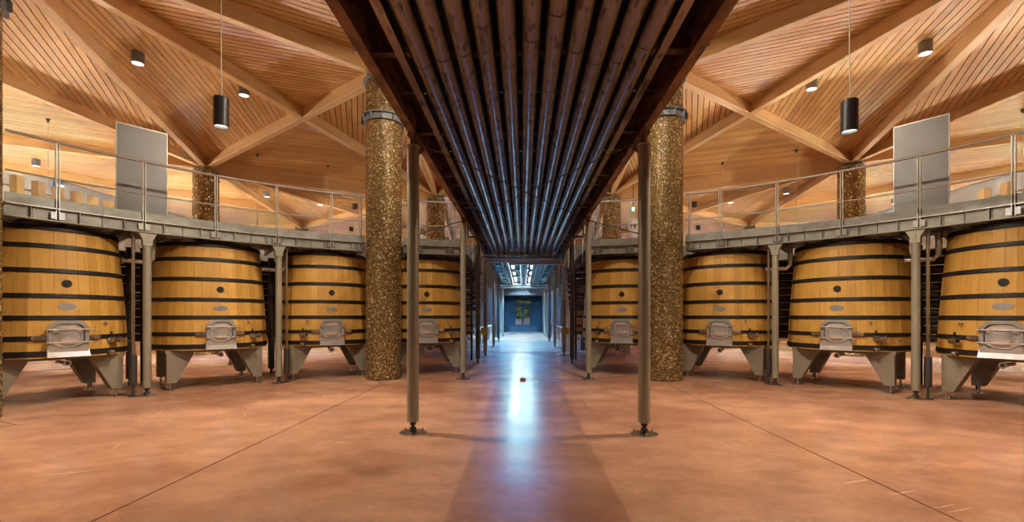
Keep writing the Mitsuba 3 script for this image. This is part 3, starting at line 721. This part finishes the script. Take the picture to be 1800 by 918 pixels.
# ------------------------------------------------------------------ overhead pipe gantry
gt = thing('pipe_gantry', 'dark steel gantry overhead along the aisle with rusty lower flanges', 'gantry')
G0, G1 = -8.5, 14.3
for s in (-1, 1):
    xo, xi = GX + 1.51 * s, GX + 1.41 * s
    put('side_beam', cat([box(min(xo, xi), max(xo, xi), G0, G1, 3.80, 3.815), box(min(xo, xo - .012 * s), max(xo, xo - .012 * s), G0, G1, 3.815, 4.40), box(min(xo, xi), max(xo, xi), G0, G1, 4.38, 4.40)]), 'm_rust', gt, label='rusty side channel')
    xt = GX + 1.14 * s
    put('cable_tray', cat([box(xt - .035, xt + .035, G0, G1, 3.78, 3.786), box(xt - .038, xt - .033, G0, G1, 3.78, 3.83), box(xt + .033, xt + .038, G0, G1, 3.78, 3.83)]), 'm_pipe', gt)
put('deck_plate', box(GX - 1.5, GX + 1.5, G0, G1, 4.40, 4.43), 'm_black', gt)
for k in range(12):
    y = 1.29 + 1.95 * (k - 5)
    if G0 < y < G1: put('cross_bar', box(GX - 1.49, GX + 1.49, y - .05, y + .05, 3.985, 4.05), 'm_rust', gt)
    put('hanger_rod', tube([(GX - 1.48, y + 1.0, 4.1), (GX + 1.48, y + 1.0, 4.1)], .012, 6), 'm_steel', gt)
for s in (-1, 1):
    put('tie_rod', tube([(GX - 1.4 * s, 2.85, 3.72), (GX + 1.4 * s, 7.75, 3.72)], .007, 8), 'm_dark', gt, smooth=50)
    put('tie_rod', tube([(GX + 1.465 * s, 2.86, 2.53), (GX + 1.465 * s, 7.72, 3.70)], .008, 8), 'm_dark', gt, smooth=50)
    put('tie_rod', tube([(GX + 1.465 * s, 7.86, 2.70), (GX + 1.465 * s, 11.3, 3.70)], .008, 8), 'm_dark', gt, smooth=50)
    put('knee_plate', prism([(2.55, 3.80), (3.35, 3.80), (2.95, 3.60), (2.75, 3.60)], .012, 'x', GX + 1.44 * s), 'm_rust', gt)
    put('frame_bracket', cat([box(GX + 1.2 * s - .02, GX + 1.2 * s + .02, 9.0, 9.05, 3.55, 3.80), box(min(GX + 1.2 * s, GX + 1.52 * s), max(GX + 1.2 * s, GX + 1.52 * s), 9.0, 9.05, 3.52, 3.56), box(GX + 1.5 * s - .02, GX + 1.5 * s + .02, 9.0, 9.05, 3.55, 3.80)]), 'm_dark', gt)
PZ = 3.875
for k in range(11):
    x = GX - .995 + .2 * k
    r = .083 if k not in (0, 10) else .088
    t = thing('overhead_pipe', f'long stainless clad pipe under the gantry, {["leftmost", "second from the left", "third from the left", "fourth from the left", "fifth from the left", "middle one", "fifth from the right", "fourth from the right", "third from the right", "second from the right", "rightmost"][k]} of eleven', 'pipe', 'pipes hung under the gantry')
    y1 = 13.5 - .12 * (k % 3)
    put('cladding', tube([(x, G0 + .1, PZ), (x, y1, PZ)], r, 20), 'm_pipe', t, smooth=40)
    put('elbow', tube([(x, y1, PZ), (x, y1 + .08, PZ - .02), (x, y1 + .13, PZ - .07), (x, y1 + .15, PZ - .15), (x, y1 + .15, PZ - .24)], r * .8, 14), 'm_pipe', t, smooth=60)
    o = rng.uniform(0, 1.2)
    y = G0 + o
    while y < y1 - .1:
        put('seam_ring', lathe([(r, -.008), (r + .004, -.006), (r + .004, .006), (r, .008)], 20) if False else tube([(x, y, PZ), (x, y + .012, PZ)], r + .003, 20, caps=False), 'm_dark', t, smooth=50)
        y += 1.22
for s, sd in ((-1, 'left'), (1, 'right')):
    put('wall_lamp', cat([lathe([(0, 0), (.03, 0), (.033, .02), (.033, .07), (.02, .085), (0, .085)], 16, (GX + 1.55 * s, 1.0, 3.85)), box(min(GX + 1.51 * s, GX + 1.56 * s), max(GX + 1.51 * s, GX + 1.56 * s), .98, 1.02, 3.9, 3.93)]), 'm_white', None, f'small white fitting on the outer side of the gantry, {sd}', 'fitting', smooth=35)

# manifolds and aisle pipework beyond the gantry
mf = thing('pipe_manifold', 'bundle of brown horizontal pipes crossing the aisle at the end of the gantry', 'pipes')
for z, x0, x1, y in ((3.70, -1.60, .55, 13.95), (3.58, -1.48, 1.32, 14.0), (3.48, -1.36, 1.50, 14.05), (3.39, -.5, 1.46, 13.95)):
    pts = [(x0, y, z - (1.6 if x0 < -1.2 else 0)), (x0, y, z - .06), (x0 + .06, y, z), (x1 - .06, y, z), (x1, y, z - .06), (x1, y, z - (1.35 if x1 > 1.3 else .062))]
    put('pipe', tube(pts, .042, 14), 'm_steel', mf, smooth=60)
ac = thing('aisle_soffit', 'dark steel deck over the far stretch of the aisle', 'deck')
put('plate', box(-1.64, 1.64, 14.4, WY1 - .05, 4.30, 4.34), 'm_dark', ac)
for k in range(11):
    y = 15.3 + 2.0 * k
    put('cross_bar', box(-1.7, 1.7, y - .06, y + .06, 3.92, 4.0), 'm_zinc', ac)
for s in (-1, 1): put('side_beam', box(GX + 1.40 * s, GX + 1.52 * s, 14.4, WY1 - .05, 3.80, 4.30), 'm_dark', ac)
for k, x in enumerate((-.92, -.72, -.08, .14, .50, .67, .84, 1.01)):
    t = thing('aisle_pipe', f'far pipe above the bright stretch of the aisle, {["first", "second", "third", "fourth", "fifth", "sixth", "seventh", "eighth"][k]} from the left', 'pipe', 'far pipes over the aisle')
    put('cladding', tube([(x, 14.9, 3.76), (x, 28.8, 3.76)], .075, 14), 'm_tank', t, smooth=40)
    put('cladding', tube([(x, 29.6, 3.76), (x, WY1 - .2, 3.76)], .075, 14), 'm_tank', t, smooth=40)
    put('elbow', tube([(x, 28.8, 3.76), (x, 29.0, 3.72), (x, 29.06, 3.6)], .075, 14), 'm_pipe', t, smooth=60)
m2 = thing('pipe_manifold', 'second, farther brown pipe frame crossing the bright aisle', 'pipes')
for z, xx, y in ((3.60, 1.86, 29.1), (3.45, 1.72, 29.2)):
    put('pipe', tube([(-xx, y, 0), (-xx, y, z - .08), (-xx + .08, y, z), (xx - .08, y, z), (xx, y, z - .08), (xx, y, 0)], .08, 12), 'm_pipe', m2, smooth=60)
for sgn, sd in ((-1, 'left'), (1, 'right')):
    for j, (x, y, r) in enumerate(((2.72, 19.4, 1.02), (2.75, 22.6, 1.02), (2.75, 26.0, 1.02), (2.9, 32.4, 1.1), (7.6, 25.5, 1.3), (11.2, 23.2, 1.3), (15.4, 18.6, 1.3), (17.2, 15.0, 1.2))):
        wh = ['first', 'second', 'third', 'last'][j] + ' beside the aisle beyond the farther oak vat' if j < 4 else ['nearest the back wall', 'second from the back wall', 'third from the back wall', 'nearest the side wall'][j - 4] + ', glimpsed under the ring vats'
        t = thing('steel_tank', f'stainless steel tank on the {sd}, {wh}', 'tank', 'stainless tanks along the aisle' if j < 4 else 'stainless tanks in the outer hall')
        at = T().translate([x * sgn, y, 0])
        put('shell', lathe([(0, .55), (.12, .55), (r, .98), (r, 2.98), (r - .15, 3.02), (0, 3.02)], 40), 'm_tank', t, smooth=35, tw=at)
        for q in range(4):
            a = math.pi / 4 + q * math.pi / 2
            put('leg', cat([cyl(.82 * r * math.cos(a), .82 * r * math.sin(a), 0.01, .95, .05, 10), cyl(.82 * r * math.cos(a), .82 * r * math.sin(a), 0, .012, .09, 12)]), 'm_steel', t, smooth=35, tw=at)
        put('valve', tube([(0, 0, .55), (0, 0, .42), (-.3 * sgn, -.2, .42)], .04, 10), 'm_steel', t, smooth=50, tw=at)
    put('warning_tag', box(GX + 1.53 * sgn - .09, GX + 1.53 * sgn + .09, 14.22, 14.236, .80, 1.05), 'm_yellow', None, f'small yellow tag on the fourth slim post on the {sd} of the aisle', 'tag')

# ------------------------------------------------------------------ signs
def lamp_sign(x, y, z, w, h, c, k, label, drop):
    t = thing('exit_lamp', label, 'sign')
    put('box', box(x - w / 2, x + w / 2, y, y + .05, z - h / 2, z + h / 2), 'm_green' if c[1] > c[2] else 'm_blue', t)
    put('face', box(x - w * .4, x + w * .4, y - .006, y - .001, z - h * .35, z + h * .35), 'm_white', t, **area(c, k))
    if drop: put('rod', cyl(x, y + .025, z + h / 2, ZP, .012, 8), 'm_black', t)
lamp_sign(-4.86, 18.2, 6.32, .17, .26, (.1, 1, .45), 5, 'small glowing green exit lamp left of the gantry, beside the slim post', True)
lamp_sign(4.98, 18.2, 6.32, .17, .26, (.1, 1, .45), 5, 'small glowing green exit lamp right of the gantry, above the notice board', True)
nb = thing('notice_board', 'white notice board with two round dark marks hanging right of the gantry', 'sign')
put('board', box(4.80, 5.30, 18.40, 18.43, 4.75, 5.95), 'm_white', nb)
for k in range(2):
    put('round_mark', tube([(4.93 + .17 * k, 18.395, 5.60), (4.93 + .17 * k, 18.40, 5.60)], .06, 16), 'm_dark', nb)
    put('red_mark', box(4.87 + .17 * k, 4.99 + .17 * k, 18.394, 18.40, 5.46, 5.51), 'm_red', nb)
put('red_mark', box(4.86, 5.12, 18.394, 18.40, 5.02, 5.06), 'm_red', nb)
for xx in (4.9, 5.2): put('wire', cyl(xx, 18.415, 5.95, ZP, .006, 6), 'm_steel', nb)
for s, y, z in ((-1, 17.0, 7.16), (1, 16.2, 7.24)):
    t = thing('exit_sign', f'pale blue lit exit sign high on the {"left" if s < 0 else "right"} concrete wall', 'sign')
    put('box', box(min(20.49 * s, 20.42 * s), max(20.49 * s, 20.42 * s), y - .22, y + .22, z - .14, z + .14), 'm_blue', t)
    put('face', box(min(20.41 * s, 20.419 * s), max(20.41 * s, 20.419 * s), y - .2, y + .2, z - .12, z + .12), 'm_white', t, **area((.35, .8, 1.0), 1.1))

# ------------------------------------------------------------------ lamps
def spot(x, y, z, c, k, cut=62, beam=40, to=(0, 0, -1)):
    scene[uniq('light')] = {'type': 'spot', 'to_world': T().look_at(origin=[x, y, z], target=[x + to[0], y + to[1], z + to[2]], up=[0.01, 1, 0.02]),
                            'intensity': rgb(*(v * k for v in c)), 'cutoff_angle': cut, 'beam_width': beam, 'sampling_weight': 3.0 if k > 40 and z > 4 and abs(x) < 7 else 1.0}
def pendant(x, y, z, label, group, k, up=0.0, cone=(80, 5), name='pendant_lamp', ztop=ZP, r=.102, h=.43):
    t = thing(name, label, 'lamp', group)
    put('cord', tube([(x, y, z + h), (x + .01, y, z + h + .15), (x, y, z + h + .45), (x, y, ztop)], .007, 6), 'm_cord', t)
    put('housing', lathe([(r - .012, z + .05), (r - .012, z), (r, z), (r, z + h - .01), (r - .01, z + h), (0, z + h), (0, z + h - .02), (r - .012, z + h - .02), (r - .012, z + .05)], 32, (x, y, 0)), 'm_lampbody', t, smooth=35)
    put('lens', lathe([(0, z + .03), (r - .013, z + .03)], 24, (x, y, 0)), 'm_white', t, **area((1, .93, .82), 9))
    put('ceiling_cup', lathe([(0, ztop - .14), (.05, ztop - .02), (.05, ztop), (0, ztop)], 16, (x, y, 0)), 'm_lampbody', t, smooth=30)
    spot(x, y, z + .02, WARM, k, *cone)
    if up: scene[uniq('light')] = {'type': 'spot', 'to_world': T().look_at(origin=[x, y, z + h + .03], target=[x, y, z + 3], up=[0, 1, 0.01]), 'intensity': rgb(*(v * up for v in (1.0, 0.94, 0.86))), 'cutoff_angle': 80, 'beam_width': 60}
def downlight(x, y, label, group, k, lit=True, cone=(48, 30), to=(0, 0, -1)):
    t = thing('ceiling_downlight', label, 'lamp', group)
    r, z = .125, 7.20
    put('housing', lathe([(r - .014, z + .06), (r - .014, z), (r, z), (r, ZP), (0, ZP)], 28, (x, y, 0)), 'm_collar' if lit else 'm_black', t, smooth=35)
    if lit:
        put('lens', lathe([(0, z + .004), (r - .015, z + .004)], 24, (x, y, 0)), 'm_white', t, **area((1, .95, .86), 30))
        spot(x, y, z - .012, WARM, k, *cone, to)
    else: put('lens', lathe([(0, z + .05), (r - .015, z + .05)], 20, (x, y, 0)), 'm_black', t)
for s, sd in ((-1, 'left'), (1, 'right')):
    pendant(4.44 * s, 3.6 if s < 0 else 3.35, 4.26 if s < 0 else 4.01, f'large black cylinder pendant hanging on the {sd}, lit from below', 'cylinder pendants in the hall', POWER['pendant'])
    pendant(6.0 * s, -0.6, 4.42, f'black cylinder pendant beside the viewer on the {sd}', 'cylinder pendants in the hall', POWER['pendant'])
    downlight(2.25 * s, 3.0, f'surface downlight straight above the hall floor on the {sd}', 'ceiling downlights above the hall', POWER['pool'], True, (58, 26))
    for (x, y), w, aim in (((1.75, 3.0), 'nearest the viewer', (-7.9, 4.4)), ((2.5, 4.2), 'the middle one of three', (-6.3, 6.3)), ((2.2, 4.9), 'nearest the gold column', (3.7, 8.3))):
        downlight(x * s, y, f'surface downlight above the hall on the {sd}, {w}', 'ceiling downlights above the hall', POWER['inner'], True, (62, 22), ((aim[0] - x) * s, aim[1] - y, -5.4))
    for (x, y), w in (((8.74, 7.25), 'between the beams above the third vat'), ((7.25, 8.82), 'nearest the beam crossing'), ((9.9, 5.4), 'at the picture edge')):
        downlight(x * s, y, f'lit surface downlight on the {sd} ceiling, {w}', 'ceiling downlights near', POWER['downlight'])
    for (x, y), w, lit in (((18.6, 14.3), 'over the mezzanine balusters', 1), ((12.33, 19.1), 'behind the outer mosaic column', 1), ((10.5, 20.8), 'farther from the column', 1), ((9.0, 21.7), 'dark, between the far beams', 0), ((11.6, 28.2), 'dark, lowest and farthest', 0), ((18.95, 21.2), 'seen beside the steel screen', 1)):
        downlight(x * s, y, f'small {"lit" if lit else "unlit black"} downlight on the {sd} far ceiling, {w}', 'ceiling downlights far', POWER['outer'], lit)
    for (x, y), w in (((14.4, 10.7), 'over the mezzanine'), ((12.0, 12.0), 'beside the steel screen'), ((9.79, 13.87), 'second from the gantry'), ((7.75, 15.25), 'nearest the gantry')):
        pendant(x * s, y, 2.70, f'thin pendant cord with small black ceiling cup on the {sd}, {w}', 'pendants in the outer hall', POWER['outer'], POWER['up'], (52, 35))
    UW = {14.5: 'above the first vat', 33: 'above the second vat', 48: 'above the third vat', 60: 'above the fourth vat', 78: 'just past the edge column', 98: 'level with the viewer'}
    # uplights on the walkway deck, hidden behind the toe board
    for a in (14.5, 33, 48, 60, 78, 98):
        M = rotz(-math.radians(a * s))
        t = thing('uplight', f'slim uplight lying on the {sd} walkway deck, {UW[a]}', 'lamp', 'uplights on the walkway')
        put('body', xf(box(-.5, .5, 10.85, 10.97, 3.226, 3.28), M), 'm_lampbody', t)
        v, f = xf((np.array([[-.48, 10.86, 3.283], [.48, 10.86, 3.283], [.48, 10.96, 3.283], [-.48, 10.96, 3.283]]), np.array([[0, 1, 2], [0, 2, 3]])), M)
        put('lens', (v, f), 'm_white', t, **area((1.0, 0.80, 0.52), POWER['uplight'], 1.5))
# uplights on the outer walls
WL = [(20.44, 3.0, -1, 0, 'side wall nearest the viewer'), (20.44, 9.5, -1, 0, 'side wall, second from the viewer'), (20.44, 16.5, -1, 0, 'side wall, third from the viewer'), (20.44, 24.0, -1, 0, 'side wall, fourth from the viewer'), (16.0, 36.94, 0, -1, 'back wall near the corner'), (7.5, 36.94, 0, -1, 'back wall nearer the aisle')]
for s, sd in ((-1, 'left'), (1, 'right')):
    for x, y, dx, dy, w in WL:
        t = thing('wall_uplight', f'wall uplight on the {sd}, {w}', 'lamp', 'uplights on the outer walls')
        X = x * s
        put('bracket', box(X - .06, X + .06, y - .06, y + .06, 4.2, 4.32), 'm_lampbody', t)
        bx_, by_ = X + dx * s * .12, y + dy * .12
        put('bowl', lathe([(0, 4.2), (.06, 4.2), (.14, 4.36), (.13, 4.36), (.05, 4.23), (0, 4.23)], 24, (bx_, by_, 0)), 'm_lampbody', t, smooth=35)
        put('lens', lathe([(.11, 4.33), (0, 4.33)], 20, (bx_, by_, 0)), 'm_white', t, **area((1, .95, .86), 6))
        scene[uniq('light')] = {'type': 'spot', 'to_world': T().look_at(origin=[bx_, by_, 4.40], target=[bx_ + dx * s * .38, by_ + dy * .38, 5.4], up=[0, 0, 1]), 'intensity': rgb(*(v * POWER['wall'] for v in (1.0, .95, .87))), 'cutoff_angle': 70, 'beam_width': 45, 'sampling_weight': 1.5}
# cool tubes over the far aisle
for k, y in enumerate((19.4, 22.8, 26.2, 28.2, 32.0, 35.4)):
    for x in (-.50, .42):
        t = thing('tube_lamp', f'cool white lamp over the far aisle, {["nearest", "second", "third", "fourth", "fifth", "farthest"][k]} in the {"left" if x < 0 else "right"} row', 'lamp', 'tube lamps over the far aisle')
        put('body', box(x - .08, x + .08, y - .7, y + .7, 3.84, 3.90), 'm_white', t)
        put('tube', box(x - .06, x + .06, y - .68, y + .68, 3.81, 3.835), 'm_white', t, **area(COOL, POWER['tube'] * (.22 if k < 2 else 2.6), 1.2))

# small things on the floor
bt = thing('bottle', 'small clear bottle with a dark label on the floor behind the third left vat', 'bottle')
put('glass', lathe([(0, 0), (.037, 0), (.04, .01), (.04, .17), (.03, .20), (.014, .225), (.014, .27), (0, .27)], 20, (-8.62, 10.4, 0)), 'm_white', bt, smooth=40)
put('label', lathe([(.0405, .04), (.0415, .04), (.0415, .13), (.0405, .13)], 20, (-8.62, 10.4, 0)), 'm_dark', bt, smooth=40)
put('cap', cyl(-8.62, 10.4, .27, .29, .016, 12), 'm_dark', bt, smooth=35)
dv_, df_ = np.array(trimesh.creation.icosphere(2).vertices), np.array(trimesh.creation.icosphere(2).faces)
dv_ = dv_ * (1 + .35 * np.sin(dv_[:, :1] * 7 + dv_[:, 1:2] * 5)) * [.055, .04, .028]
put('debris', (dv_ + [-.02, 7.7, .024], df_), 'm_copper', None, 'small crumpled scrap lying on the floor in the middle of the aisle', 'scrap', smooth=True)
